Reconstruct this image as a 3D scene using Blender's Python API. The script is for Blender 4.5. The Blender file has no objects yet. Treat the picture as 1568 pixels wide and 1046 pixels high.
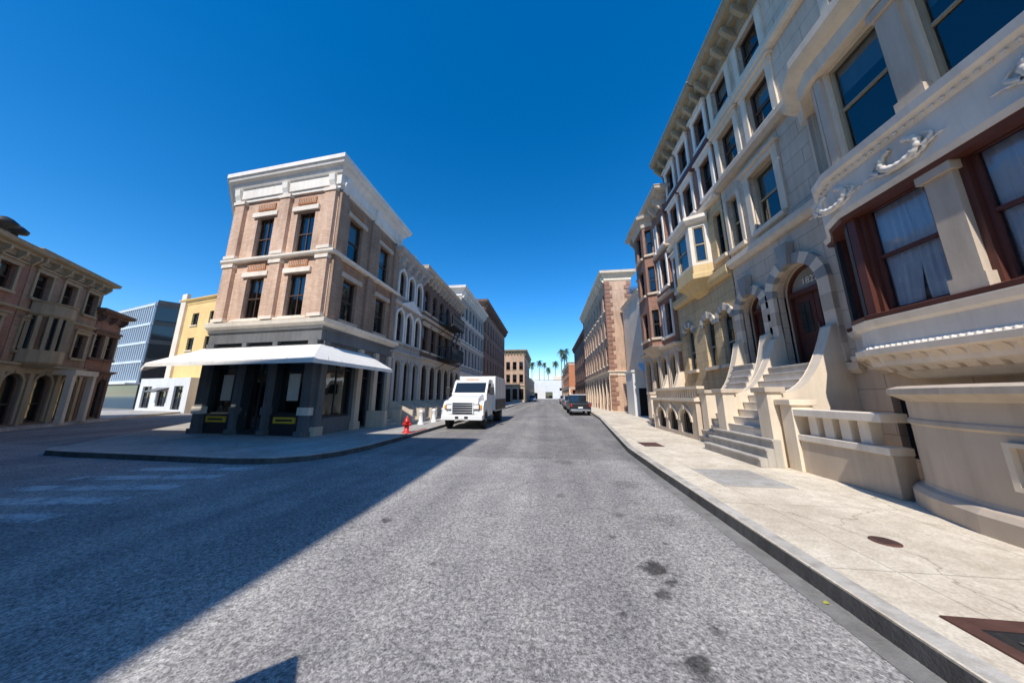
import bpy, math, random
from mathutils import Vector
random.seed(7)
S=bpy.context.scene
R=math.radians
# ---------------------------------------------------------------- materials
MATS={}
def nt(name):
    m=bpy.data.materials.new(name); m.use_nodes=True
    n=m.node_tree; n.nodes.clear()
    o=n.nodes.new('ShaderNodeOutputMaterial'); p=n.nodes.new('ShaderNodeBsdfPrincipled')
    n.links.new(p.outputs[0],o.inputs[0]); MATS[name]=m
    return m,n,p,o
def N(n,t,**k):
    x=n.nodes.new('ShaderNode'+t)
    for a,b in k.items():
        if a in x.inputs.keys(): x.inputs[a].default_value=b
        else: setattr(x,a,b)
    return x
def c4(c): return (c[0],c[1],c[2],1)
def mixc(n,fac,a,b,bt='MIX'):
    x=n.nodes.new('ShaderNodeMix'); x.data_type='RGBA'; x.blend_type=bt
    for idx,v in ((0,fac),(6,a),(7,b)):
        if isinstance(v,bpy.types.NodeSocket): n.links.new(v,x.inputs[idx])
        else: x.inputs[idx].default_value=c4(v) if idx>0 else v
    return x.outputs[2]
def ramp(n,src,a,b,lo=(0,0,0),hi=(1,1,1)):
    r=n.nodes.new('ShaderNodeValToRGB'); r.color_ramp.elements[0].position=a; r.color_ramp.elements[1].position=b
    r.color_ramp.elements[0].color=c4(lo); r.color_ramp.elements[1].color=c4(hi)
    n.links.new(src,r.inputs[0]); return r.outputs[0]
def noise(n,vec,scale,detail=4,rough=.6,zs=None):
    if zs is not None:
        mp=N(n,'Mapping'); mp.inputs['Scale'].default_value=zs; n.links.new(vec,mp.inputs[0]); vec=mp.outputs[0]
    x=N(n,'TexNoise'); x.inputs['Scale'].default_value=scale; x.inputs['Detail'].default_value=detail; x.inputs['Roughness'].default_value=rough
    n.links.new(vec,x.inputs['Vector']); return x.outputs['Fac']
def bump(n,p,h,st,dist=.02):
    b=N(n,'Bump'); b.inputs['Strength'].default_value=st; b.inputs['Distance'].default_value=dist
    n.links.new(h,b.inputs['Height']); n.links.new(b.outputs[0],p.inputs['Normal'])
def weather(n,vec,col,var=.25):
    f1=noise(n,vec,.7,5)
    a=ramp(n,f1,.3,.72,(1-var,)*3,(1.06,)*3)
    c=mixc(n,1.0,col,a,'MULTIPLY')
    f2=noise(n,vec,1.0,5,.65,(5,5,.5))
    a2=ramp(n,f2,.42,.75,(1,1,1),(1-var*1.1,1-var*1.15,1-var*1.25))
    return mixc(n,1.0,c,a2,'MULTIPLY')
def plain(name,col,rough=.8,var=.2,bs=25,bst=.25,metal=0,spec=.4):
    m,n,p,o=nt(name); g=N(n,'NewGeometry'); v=g.outputs['Position']
    rgb=N(n,'RGB'); rgb.outputs[0].default_value=c4(col)
    n.links.new(weather(n,v,rgb.outputs[0],var),p.inputs['Base Color'])
    p.inputs['Roughness'].default_value=rough; p.inputs['Metallic'].default_value=metal
    p.inputs['Specular IOR Level'].default_value=spec
    if bst>0: bump(n,p,noise(n,v,bs,5),bst,.01)
    return m
def brick(name,c1,c2,mo,w=.22,h=.075,ms=.01,var=.25,st=.5,dist=.01,rough=.9):
    m,n,p,o=nt(name); uv=N(n,'UVMap'); g=N(n,'NewGeometry')
    b=N(n,'TexBrick'); b.inputs['Scale'].default_value=1; b.inputs['Brick Width'].default_value=w; b.inputs['Row Height'].default_value=h
    b.inputs['Mortar Size'].default_value=ms; b.inputs['Color1'].default_value=c4(c1); b.inputs['Color2'].default_value=c4(c2); b.inputs['Mortar'].default_value=c4(mo)
    b.inputs['Mortar Smooth'].default_value=.2; b.inputs['Bias'].default_value=0
    n.links.new(uv.outputs[0],b.inputs['Vector'])
    n.links.new(weather(n,g.outputs['Position'],b.outputs['Color'],var),p.inputs['Base Color'])
    p.inputs['Roughness'].default_value=rough; p.inputs['Specular IOR Level'].default_value=.25
    inv=N(n,'Math',operation='SUBTRACT'); inv.inputs[0].default_value=1; n.links.new(b.outputs['Fac'],inv.inputs[1])
    ad=N(n,'Math',operation='MULTIPLY_ADD'); n.links.new(noise(n,g.outputs['Position'],18,5),ad.inputs[0]); ad.inputs[1].default_value=.35; n.links.new(inv.outputs[0],ad.inputs[2])
    bump(n,p,ad.outputs[0],st,dist); return m
def glass(name,tint=(.45,.55,.6),base=.16):
    m=bpy.data.materials.new(name); m.use_nodes=True; n=m.node_tree; n.nodes.clear(); MATS[name]=m
    o=N(n,'OutputMaterial'); t=N(n,'BsdfTransparent'); t.inputs[0].default_value=c4(tint)
    gl=N(n,'BsdfGlossy'); gl.inputs['Roughness'].default_value=.02; gl.inputs['Color'].default_value=(.85,.9,.92,1)
    fr=N(n,'Fresnel'); fr.inputs['IOR'].default_value=1.5
    ad=N(n,'Math',operation='MULTIPLY_ADD'); n.links.new(fr.outputs[0],ad.inputs[0]); ad.inputs[1].default_value=1.2; ad.inputs[2].default_value=base; ad.use_clamp=True
    g=N(n,'NewGeometry'); b=N(n,'Bump'); b.inputs['Strength'].default_value=.25; b.inputs['Distance'].default_value=.01
    n.links.new(noise(n,g.outputs['Position'],2.2,2),b.inputs['Height']); n.links.new(b.outputs[0],gl.inputs['Normal'])
    mx=N(n,'MixShader'); n.links.new(ad.outputs[0],mx.inputs[0]); n.links.new(t.outputs[0],mx.inputs[1]); n.links.new(gl.outputs[0],mx.inputs[2])
    n.links.new(mx.outputs[0],o.inputs[0]); return m
glass('glass',base=.06); glass('bayglass',(.94,.95,.97),.03)
plain('interior',(.02,.02,.022),.9,.1,bst=0)
plain('baydark',(.12,.14,.2),.9,.1,bst=0)
plain('blind',(.68,.63,.54),.9,.1,bst=0)
plain('curtain',(.9,.9,.92),.9,.03,bst=0)
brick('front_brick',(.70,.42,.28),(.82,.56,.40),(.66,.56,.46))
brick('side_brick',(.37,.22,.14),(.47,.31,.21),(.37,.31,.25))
brick('brown_brick',(.20,.115,.08),(.26,.15,.11),(.2,.16,.14))
brick('red_brick',(.35,.165,.11),(.43,.22,.145),(.31,.24,.2))
brick('tan_brick',(.60,.36,.23),(.70,.46,.31),(.55,.45,.36))
brick('dark_brick',(.17,.10,.08),(.22,.13,.10),(.15,.12,.11))
brick('limestone',(.70,.565,.425),(.74,.60,.46),(.50,.40,.30),1.25,.46,.012,.18,.6,.02)
brick('greystone',(.50,.45,.40),(.54,.49,.44),(.32,.29,.26),.9,.4,.014,.2,.7,.02)
brick('tanstone',(.68,.50,.28),(.73,.55,.32),(.48,.36,.21),1.0,.40,.012,.2,.6,.02)
plain('cream',(.80,.675,.52),.75,.14)
plain('creamlt',(.86,.77,.65),.75,.14)
plain('yellowtan',(.80,.58,.29),.75,.15)
plain('greige',(.62,.51,.395),.8,.18)
plain('whitetrim',(.84,.79,.71),.7,.12)
plain('greytrim',(.52,.49,.46),.7,.2)
plain('bluegrey',(.36,.36,.335),.7,.2)
plain('terracotta',(.60,.28,.14),.8,.2)
plain('mahogany',(.125,.042,.03),.45,.2,bst=.05)
plain('darkframe',(.035,.035,.035),.5,.1,bst=.05)
plain('brownframe',(.10,.06,.045),.55,.2,bst=.05)
plain('olive',(.42,.34,.22),.7,.2)
plain('brownstone',(.30,.215,.15),.8,.25)
plain('graystep',(.54,.50,.44),.85,.25)
plain('iron',(.03,.03,.032),.55,.1,bst=.1)
plain('rust',(.13,.06,.045),.7,.3)
plain('roof',(.16,.15,.14),.9,.2)
plain('awning',(.84,.81,.75),.8,.09,bs=6,bst=.15)
plain('storedark',(.035,.04,.045),.45,.2,bst=.05)
plain('storegrey',(.17,.175,.18),.7,.25)
plain('yellow',(.75,.48,.04),.5,.1,bst=0)
plain('white_paint',(.78,.78,.77),.3,.05,bst=0,spec=.5)
plain('car_black',(.02,.02,.024),.25,.05,bst=0)
plain('car_grey',(.25,.26,.27),.3,.05,bst=0)
plain('car_blue',(.05,.11,.25),.3,.05,bst=0)
plain('carglass',(.015,.02,.025),.05,0,bst=0,spec=.8)
plain('officeglass',(.03,.08,.12),.08,.1,bst=0,spec=.6)
plain('chrome',(.6,.6,.6),.15,.05,bst=0,metal=1)
plain('rubber',(.02,.02,.02),.85,.1,bst=0)
plain('red',(.6,.03,.025),.4,.15,bst=.1)
plain('redkerb',(.40,.08,.06),.8,.35)
plain('lamp',(.8,.8,.75),.1,0,bst=0)
plain('amber',(.8,.3,.03),.2,0,bst=0)
plain('modwhite',(.60,.66,.70),.5,.05,bst=0)
plain('stucco_white',(.70,.69,.66),.8,.1)
plain('stucco_yellow',(.80,.54,.22),.8,.1)
plain('stucco_tan',(.55,.44,.31),.8,.15)
plain('orange_wall',(.52,.20,.09),.8,.15)
plain('palmtrunk',(.20,.15,.105),.9,.3)
plain('palmleaf',(.10,.15,.05),.7,.3,bst=0)
plain('letter',(.85,.85,.8),.6,0,bst=0)
plain('leaf',(.5,.48,.08),.7,.1,bst=0)
# asphalt
def asphalt():
    m,n,p,o=nt('asphalt'); g=N(n,'NewGeometry'); v=g.outputs['Position']
    vo=N(n,'TexVoronoi'); vo.inputs['Scale'].default_value=85; n.links.new(v,vo.inputs['Vector'])
    hs=N(n,'SeparateColor'); n.links.new(vo.outputs['Color'],hs.inputs[0])
    base=ramp(n,hs.outputs[0],.0,1,(.25,.238,.225),(.58,.555,.52))
    f=noise(n,v,24,5,.7); c=mixc(n,1.0,base,ramp(n,f,.38,.60,(.58,.58,.59),(1.2,1.19,1.18)),'MULTIPLY')
    f=noise(n,v,.35,5,.6); c=mixc(n,1.0,c,ramp(n,f,.32,.7,(.76,.76,.78),(1.12,1.11,1.09)),'MULTIPLY')
    f=noise(n,v,2.6,6,.75); c=mixc(n,1.0,c,ramp(n,f,.34,.64,(.80,.80,.81),(1.10,1.09,1.08)),'MULTIPLY')
    f=noise(n,v,7,6,.8); c=mixc(n,1.0,c,ramp(n,f,.60,.70,(1,1,1),(.72,.72,.73)),'MULTIPLY')
    f=noise(n,v,1.0,3,.5,(.9,.03,.1)); c=mixc(n,1.0,c,ramp(n,f,.4,.65,(.78,.78,.79),(1.08,1.08,1.06)),'MULTIPLY')
    nn=N(n,'TexNoise'); nn.inputs['Scale'].default_value=1.6; nn.inputs['Detail'].default_value=6; n.links.new(v,nn.inputs['Vector'])
    sc=N(n,'VectorMath',operation='SCALE'); sc.inputs['Scale'].default_value=1.3; n.links.new(nn.outputs['Color'],sc.inputs[0])
    mp=N(n,'VectorMath',operation='ADD'); n.links.new(v,mp.inputs[0]); n.links.new(sc.outputs[0],mp.inputs[1])
    for s,w,k in ((.33,.005,.6),(1.3,.012,.22)):
        vc=N(n,'TexVoronoi',feature='DISTANCE_TO_EDGE'); vc.inputs['Scale'].default_value=s; n.links.new(mp.outputs[0],vc.inputs['Vector'])
        cr=ramp(n,vc.outputs['Distance'],w*.2,w,(.4,.4,.4),(1,1,1)); c=mixc(n,k,c,mixc(n,1.0,c,cr,'MULTIPLY'))
    nd=N(n,'TexNoise'); nd.inputs['Scale'].default_value=9; nd.inputs['Detail'].default_value=4; n.links.new(v,nd.inputs['Vector'])
    for (x,y,r,k) in [(1.05,3.38,.18,.28),(.98,2.97,.1,.35),(1.08,3.16,.07,.4),(.92,2.31,.15,.3),(-2.27,4.1,.1,.4),(.75,4.0,.06,.5),(1.2,2.62,.06,.5),(-1.2,3.2,.05,.55),(.2,5.4,.12,.6),(-.5,2.5,.04,.55),(1.0,4.7,.1,.55),(1.5,6.2,.35,.65),(.4,8,.35,.7),(.55,2.7,.04,.5),(1.35,3.9,.05,.5),(1.6,4.6,.3,.75)]:
        d=N(n,'VectorMath',operation='DISTANCE'); n.links.new(v,d.inputs[0]); d.inputs[1].default_value=(x,y,0)
        a=N(n,'Math',operation='MULTIPLY_ADD'); n.links.new(nd.outputs['Fac'],a.inputs[0]); a.inputs[1].default_value=r*2; a.inputs[2].default_value=-r
        s=N(n,'Math',operation='ADD'); n.links.new(d.outputs['Value'],s.inputs[0]); n.links.new(a.outputs[0],s.inputs[1])
        mr=N(n,'MapRange'); n.links.new(s.outputs[0],mr.inputs[0]); mr.inputs[1].default_value=r*.45; mr.inputs[2].default_value=r; mr.inputs[3].default_value=k; mr.inputs[4].default_value=1
        c=mixc(n,1.0,c,mr.outputs[0],'MULTIPLY')
    sx=N(n,'SeparateXYZ'); n.links.new(v,sx.inputs[0])
    wob=N(n,'Math',operation='MULTIPLY_ADD'); n.links.new(nd.outputs['Fac'],wob.inputs[0]); wob.inputs[1].default_value=.15; n.links.new(sx.outputs['Y'],wob.inputs[2])
    mr=N(n,'MapRange'); n.links.new(wob.outputs[0],mr.inputs[0]); mr.inputs[1].default_value=8.4; mr.inputs[2].default_value=8.46; mr.inputs[3].default_value=1; mr.inputs[4].default_value=.8
    c=mixc(n,1.0,c,mr.outputs[0],'MULTIPLY')
    n.links.new(c,p.inputs['Base Color']); p.inputs['Roughness'].default_value=.95; p.inputs['Specular IOR Level'].default_value=.2
    bump(n,p,noise(n,v,55,4,.7),.7,.009)
asphalt()
def concrete(name,col,joint=1.5):
    m,n,p,o=nt(name); g=N(n,'NewGeometry'); v=g.outputs['Position']
    b=N(n,'TexBrick'); b.offset=0; b.inputs['Scale'].default_value=1; b.inputs['Brick Width'].default_value=joint*1.03; b.inputs['Row Height'].default_value=joint*1.1
    b.inputs['Mortar Size'].default_value=.007; b.inputs['Color1'].default_value=c4(col); b.inputs['Color2'].default_value=c4([x*.94 for x in col]); b.inputs['Mortar'].default_value=c4([x*.6 for x in col])
    n.links.new(v,b.inputs['Vector'])
    c=b.outputs['Color']
    f=noise(n,v,.8,6,.65); c=mixc(n,1.0,c,ramp(n,f,.32,.7,(.76,.73,.69),(1.07,1.07,1.06)),'MULTIPLY')
    f=noise(n,v,5,6,.75); c=mixc(n,1.0,c,ramp(n,f,.35,.62,(.82,.80,.77),(1.05,1.05,1.05)),'MULTIPLY')
    f2=noise(n,v,40,4,.7); c=mixc(n,1.0,c,ramp(n,f2,.35,.65,(.86,.86,.86),(1.07,1.07,1.07)),'MULTIPLY')
    vo=N(n,'TexVoronoi'); vo.inputs['Scale'].default_value=2.1; n.links.new(v,vo.inputs['Vector'])
    c=mixc(n,1.0,c,ramp(n,vo.outputs['Distance'],.03,.06,(.5,.49,.47),(1,1,1)),'MULTIPLY')
    vc=N(n,'TexVoronoi',feature='DISTANCE_TO_EDGE'); vc.inputs['Scale'].default_value=.28
    nn=N(n,'TexNoise'); nn.inputs['Scale'].default_value=1.3; nn.inputs['Detail'].default_value=5; n.links.new(v,nn.inputs['Vector'])
    mp=N(n,'VectorMath',operation='ADD'); n.links.new(v,mp.inputs[0]); n.links.new(nn.outputs['Color'],mp.inputs[1]); n.links.new(mp.outputs[0],vc.inputs['Vector'])
    c=mixc(n,1.0,c,ramp(n,vc.outputs['Distance'],.001,.004,(.6,.58,.55),(1,1,1)),'MULTIPLY')
    n.links.new(c,p.inputs['Base Color']); p.inputs['Roughness'].default_value=.9; p.inputs['Specular IOR Level'].default_value=.25
    bump(n,p,f2,.3,.005)
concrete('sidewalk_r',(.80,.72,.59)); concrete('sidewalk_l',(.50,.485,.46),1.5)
plain('kerbmat',(.60,.56,.50),.9,.4,bs=40,bst=.5)
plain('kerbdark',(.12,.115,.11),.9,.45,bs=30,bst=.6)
plain('gutter',(.27,.26,.24),.9,.35,bs=40,bst=.5)
def worn():
    m,n,p,o=nt('worn_paint'); g=N(n,'NewGeometry'); v=g.outputs['Position']
    p.inputs['Base Color'].default_value=(.68,.68,.66,1); p.inputs['Roughness'].default_value=.9
    t=N(n,'BsdfTransparent'); mx=N(n,'MixShader'); f=noise(n,v,14,6,.75); f2=noise(n,v,1.3,3)
    a=N(n,'Math',operation='ADD'); n.links.new(f,a.inputs[0]); n.links.new(f2,a.inputs[1])
    n.links.new(ramp(n,a.outputs[0],.8,1.2,(.05,.05,.05),(.75,.75,.75)),mx.inputs[0]); n.links.new(t.outputs[0],mx.inputs[1]); n.links.new(p.outputs[0],mx.inputs[2]); n.links.new(mx.outputs[0],o.inputs[0])
worn()
# ---------------------------------------------------------------- builder
class B:
    def __init__(s,name,bevel=0): s.name=name; s.parts={}; s.bevel=bevel; s.fr((0,0),(1,0))
    def fr(s,p0,p1):
        s.o=Vector((p0[0],p0[1],0)); d=Vector((p1[0]-p0[0],p1[1]-p0[1],0)); s.L=d.length; s.u=d/s.L; s.n=Vector((s.u.y,-s.u.x,0)); return s
    def P(s,u,d,z): return s.o+s.u*u+s.n*d+Vector((0,0,z))
    def add(s,k,mat,vs,fs,smooth=False):
        p=s.parts.setdefault((k,mat,smooth),([],[])); o=len(p[0]); p[0].extend(Vector(v) for v in vs); p[1].extend(tuple(i+o for i in f) for f in fs)
    def box(s,k,mat,u0,u1,d0,d1,z0,z1):
        v=[s.P(u,d,z) for z in (z0,z1) for u,d in ((u0,d0),(u1,d0),(u1,d1),(u0,d1))]
        s.add(k,mat,v,[(0,3,2,1),(4,5,6,7),(0,1,5,4),(1,2,6,5),(2,3,7,6),(3,0,4,7)])
    def quad(s,k,mat,*pts): s.add(k,mat,[s.P(*p) for p in pts],[tuple(range(len(pts)))])
    def prism_u(s,k,mat,dz,u0,u1):
        m=len(dz); v=[s.P(u0,d,z) for d,z in dz]+[s.P(u1,d,z) for d,z in dz]
        s.add(k,mat,v,[tuple(range(m)),tuple(range(2*m-1,m-1,-1))]+[(i,(i+1)%m,(i+1)%m+m,i+m) for i in range(m)])
    def prism_d(s,k,mat,uz,d0,d1):
        m=len(uz); v=[s.P(u,d0,z) for u,z in uz]+[s.P(u,d1,z) for u,z in uz]
        s.add(k,mat,v,[tuple(range(m)),tuple(range(2*m-1,m-1,-1))]+[(i,(i+1)%m,(i+1)%m+m,i+m) for i in range(m)])
    def prism_z(s,k,mat,xy,z0,z1):
        m=len(xy); v=[(x,y,z0) for x,y in xy]+[(x,y,z1) for x,y in xy]
        s.add(k,mat,v,[tuple(range(m-1,-1,-1)),tuple(range(m,2*m))]+[(i,(i+1)%m,(i+1)%m+m,i+m) for i in range(m)])
    def lathe(s,k,mat,c,prof,seg=16,axis='z',smooth=True):
        v=[];f=[]
        for r,h in prof:
            for i in range(seg):
                a=2*math.pi*i/seg; x,y=r*math.cos(a),r*math.sin(a)
                q={'z':(x,y,h),'x':(h,x,y),'y':(x,h,y)}[axis]; v.append((c[0]+q[0],c[1]+q[1],c[2]+q[2]))
        for j in range(len(prof)-1):
            for i in range(seg): f.append((j*seg+i,j*seg+(i+1)%seg,(j+1)*seg+(i+1)%seg,(j+1)*seg+i))
        f.append(tuple(range(seg))); f.append(tuple(range((len(prof)-1)*seg,len(prof)*seg)))
        s.add(k,mat,v,f,smooth)
    def sweep(s,k,mat,path,prof,closed=False,smooth=False):
        n=len(path); P=[Vector((x,y)) for x,y in path]; ms=[]
        def nr(a,b): d=(b-a).normalized(); return Vector((d.y,-d.x))
        for i in range(n):
            a=nr(P[i-1],P[i]) if (i>0 or closed) else None; b=nr(P[i],P[(i+1)%n]) if (i<n-1 or closed) else None
            if a is None: ms.append(b)
            elif b is None: ms.append(a)
            else: ms.append((a+b)/max(.3,1+a.dot(b)))
        m=len(prof); v=[(P[i].x+ms[i].x*d,P[i].y+ms[i].y*d,z) for i in range(n) for d,z in prof]; f=[]
        for i in range(n if closed else n-1):
            j=(i+1)%n
            for q in range(m-1): f.append((i*m+q,j*m+q,j*m+q+1,i*m+q+1))
        if not closed: f.append(tuple(range(m))); f.append(tuple(range((n-1)*m,n*m)))
        s.add(k,mat,v,f,smooth)
    def arcring(s,k,mats,u,zc,r0,r1,d0,d1,seg=11):
        for i in range(seg):
            a0=math.pi*i/seg; a1=math.pi*(i+1)/seg
            rr=r1+(.06 if i==seg//2 else 0)
            pts=[(u+r*math.cos(a),zc+r*math.sin(a)) for r,a in ((r0,a0),(rr,a0),(rr,a1),(r0,a1))]
            s.prism_d(k,mats[i%len(mats)],pts,d0,d1+(.03 if i==seg//2 else 0)+(i%2)*.004)
    def win(s,u,w,zb,zt,arch=False,dep=.2,fm='darkframe',gm='glass',fw=.06,sill='whitetrim',hood=None,sur=None,surw=.14,mull=0,rail=.5,blind=None,ped=False,curtain=False):
        h=w/2; zs=zt-h if arch else zt; bk=dep+.35; rm='baydark' if curtain else 'interior'
        arc=[(u+h*math.cos(math.pi*i/12),zs+h*math.sin(math.pi*i/12)) for i in range(13)] if arch else [(u+h,zt),(u-h,zt)]
        loop=[(u-h,zb),(u+h,zb)]+arc
        s.quad('glass',gm,*[(a,-dep,b) for a,b in loop])
        s.quad('room',rm,*[(a,-bk,b) for a,b in loop])
        L=len(loop)
        for i in range(L):
            a,b=loop[i],loop[(i+1)%L]
            if abs(a[0]-b[0])+abs(a[1]-b[1])<1e-5: continue
            s.quad('room',rm,(a[0],-dep-.06,a[1]),(b[0],-dep-.06,b[1]),(b[0],-bk,b[1]),(a[0],-bk,a[1]))
        d0,d1=-dep-.04,-dep+.05
        s.box('frames',fm,u-h,u-h+fw,d0,d1,zb,zs); s.box('frames',fm,u+h-fw,u+h,d0,d1,zb,zs)
        s.box('frames',fm,u-h+fw,u+h-fw,d0,d1,zb,zb+fw*1.3)
        if arch:
            for i in range(12):
                a0,a1=math.pi*i/12,math.pi*(i+1)/12
                s.prism_d('frames',fm,[(u+r*math.cos(a),zs+r*math.sin(a)) for r,a in ((h-fw,a0),(h,a0),(h,a1),(h-fw,a1))],d0,d1)
        else: s.box('frames',fm,u-h+fw,u+h-fw,d0,d1,zt-fw,zt)
        if rail: s.box('frames',fm,u-h+fw,u+h-fw,d0,d1-.01,zb+(zs-zb)*rail-.03,zb+(zs-zb)*rail+.03)
        if mull:
            for q in range(1,mull+1): x=u-h+w*q/(mull+1); s.box('frames',fm,x-.02,x+.02,d0,d1-.015,zb+fw*1.3,zs-(0 if arch else fw))
        if curtain:
            for sg in (-1,1):
                vs=[];nn=36; Q=8
                for i in range(nn+1):
                    t=i/nn
                    for q in range(Q+1):
                        v=q/Q; zz=zb+.03+(zt-zb-.05)*v; ww=.44+.10*v+.03*math.sin(v*5+sg)
                        uu=u+sg*(h-.01)-sg*t*w*ww; vs.append(s.P(uu,-dep-.07-.022*math.sin(t*26+v*2.5)-.01*math.sin(t*57)-(.01 if sg>0 else 0),zz))
                fs=[(i*(Q+1)+q,(i+1)*(Q+1)+q,(i+1)*(Q+1)+q+1,i*(Q+1)+q+1) for i in range(nn) for q in range(Q)]
                s.add('curtain','curtain',vs,fs,True)
        else:
            bl=random.choice([0,.2,.35,.45,.55]) if blind is None else blind
            if bl: s.box('blind','blind',u-h+.01,u+h-.01,-dep-.10,-dep-.08,zt-(zt-zb)*bl,zt-(h if arch else 0)*.9)
        if sill: s.box('sill',sill,u-h-.12,u+h+.12,-dep+.05,.12,zb-.13,zb+.004)
        if sur:
            s.box('surround',sur,u-h-surw,u-h,-.02,.06,zb+.004,zs); s.box('surround',sur,u+h,u+h+surw,-.02,.06,zb+.004,zs)
            if arch: s.arcring('surround',[sur],u,zs,h,h+surw,-.02,.062)
        if hood and not arch:
            s.box('hood',hood,u-h-surw-.03,u+h+surw+.03,-.03,.09,zt,zt+.2); s.box('hood',hood,u-h-surw-.1,u+h+surw+.1,-.03,.17,zt+.2,zt+.28)
            if ped: s.prism_d('hood',hood,[(u-h-surw-.1,zt+.28),(u+h+surw+.1,zt+.28),(u,zt+.28+w*.28)],-.03,.13)
    def wall(s,mat,z0,z1,ops=(),u0=0,u1=None,k='wall',dep=.24,d=0):
        u1=s.L if u1 is None else u1
        us={u0,u1}; zs={z0,z1}
        for o in ops:
            us|={o['u']-o['w']/2,o['u']+o['w']/2}; zs|={o['zb'],o['zt']}
        us=sorted(x for x in us if u0-1e-6<=x<=u1+1e-6); zs=sorted(x for x in zs if z0-1e-6<=x<=z1+1e-6)
        for a,b in zip(us,us[1:]):
            for c,e in zip(zs,zs[1:]):
                mu,mz=(a+b)/2,(c+e)/2
                if any(abs(mu-o['u'])<o['w']/2 and o['zb']<mz<o['zt'] for o in ops): continue
                s.quad(k,mat,(a,d,c),(b,d,c),(b,d,e),(a,d,e))
        for o in ops:
            u,w,zb,zt=o['u'],o['w'],o['zb'],o['zt']; h=w/2; ar=o.get('arch',False); zp=zt-h if ar else zt; dp=o.get('dep',.2)+.05
            loop=[(u-h,zb),(u+h,zb)]+([(u+h*math.cos(math.pi*i/12),zp+h*math.sin(math.pi*i/12)) for i in range(13)] if ar else [(u+h,zt),(u-h,zt)])
            for i in range(len(loop)):
                a,b=loop[i],loop[(i+1)%len(loop)]
                if abs(a[0]-b[0])+abs(a[1]-b[1])<1e-5: continue
                s.quad(k,mat,(a[0],d,a[1]),(b[0],d,b[1]),(b[0],d-dp,b[1]),(a[0],d-dp,a[1]))
            if ar:
                for sg in (1,-1):
                    arc=[(u+sg*h*math.cos(math.pi/2*i/6),zp+h*math.sin(math.pi/2*i/6)) for i in range(7)]
                    for i in range(6): s.quad(k,mat,(u+sg*h,d,zt),(arc[i][0],d,arc[i][1]),(arc[i+1][0],d,arc[i+1][1]))
            if not o.get('nowin'):
                kw={x:y for x,y in o.items() if x not in('u','w','zb','zt','nowin')}
                s.win(u,w,zb,zt,**kw)
    def done(s):
        allv=[v for p in s.parts.values() for v in p[0]]
        cx=(min(v.x for v in allv)+max(v.x for v in allv))/2; cy=(min(v.y for v in allv)+max(v.y for v in allv))/2; cz=min(v.z for v in allv)
        c=Vector((cx,cy,cz)); e=bpy.data.objects.new(s.name,None); e.location=c; S.collection.objects.link(e)
        for (k,mat,sm),(vs,fs) in s.parts.items():
            me=bpy.data.meshes.new(k); me.from_pydata([v-c for v in vs],[],fs); me.materials.append(MATS[mat])
            uv=me.uv_layers.new(name='UVMap')
            for p in me.polygons:
                nx,ny,nz=p.normal
                if sm: p.use_smooth=True
                if abs(nz)<.7:
                    l=math.hypot(nx,ny) or 1; tx,ty=-ny/l,nx/l
                for li in p.loop_indices:
                    w=me.vertices[me.loops[li].vertex_index].co+c
                    uv.data[li].uv=(w.x,w.y) if abs(nz)>=.7 else (w.x*tx+w.y*ty,w.z)
            ob=bpy.data.objects.new(k,me); ob.parent=e; S.collection.objects.link(ob)
            if s.bevel:
                b=ob.modifiers.new('b','BEVEL'); b.width=s.bevel; b.segments=2; b.limit_method='ANGLE'; b.angle_limit=R(35)
        return e
def O(u,w,zb,zt,**k): d=dict(u=u,w=w,zb=zb,zt=zt); d.update(k); return d
def cornice(b,mat,path,top,h,p,closed=False,z=0):
    b.sweep('cornice',mat,path,[(-.05,top-h),(.06,top-h),(.08,top-h*.62),(p*.45,top-h*.55),(p*.5,top-h*.4),(p*.9,top-h*.3),(p,top-h*.22),(p,top-h*.08),(p*1.06,top-h*.05),(p*1.06,top),(-.25,top)],closed)
def modillions(b,mat,u0,u1,z0,z1,d0,d1,step,w):
    n=max(1,int((u1-u0)/step)); 
    for i in range(n+1):
        u=u0+(u1-u0)*i/n; b.prism_u('brackets',mat,[(d0,z0),(d0,z1),(d1,z1),(d1,z1-(z1-z0)*.35),(d0+(d1-d0)*.35,z0+.02)],u-w/2,u+w/2)
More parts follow.
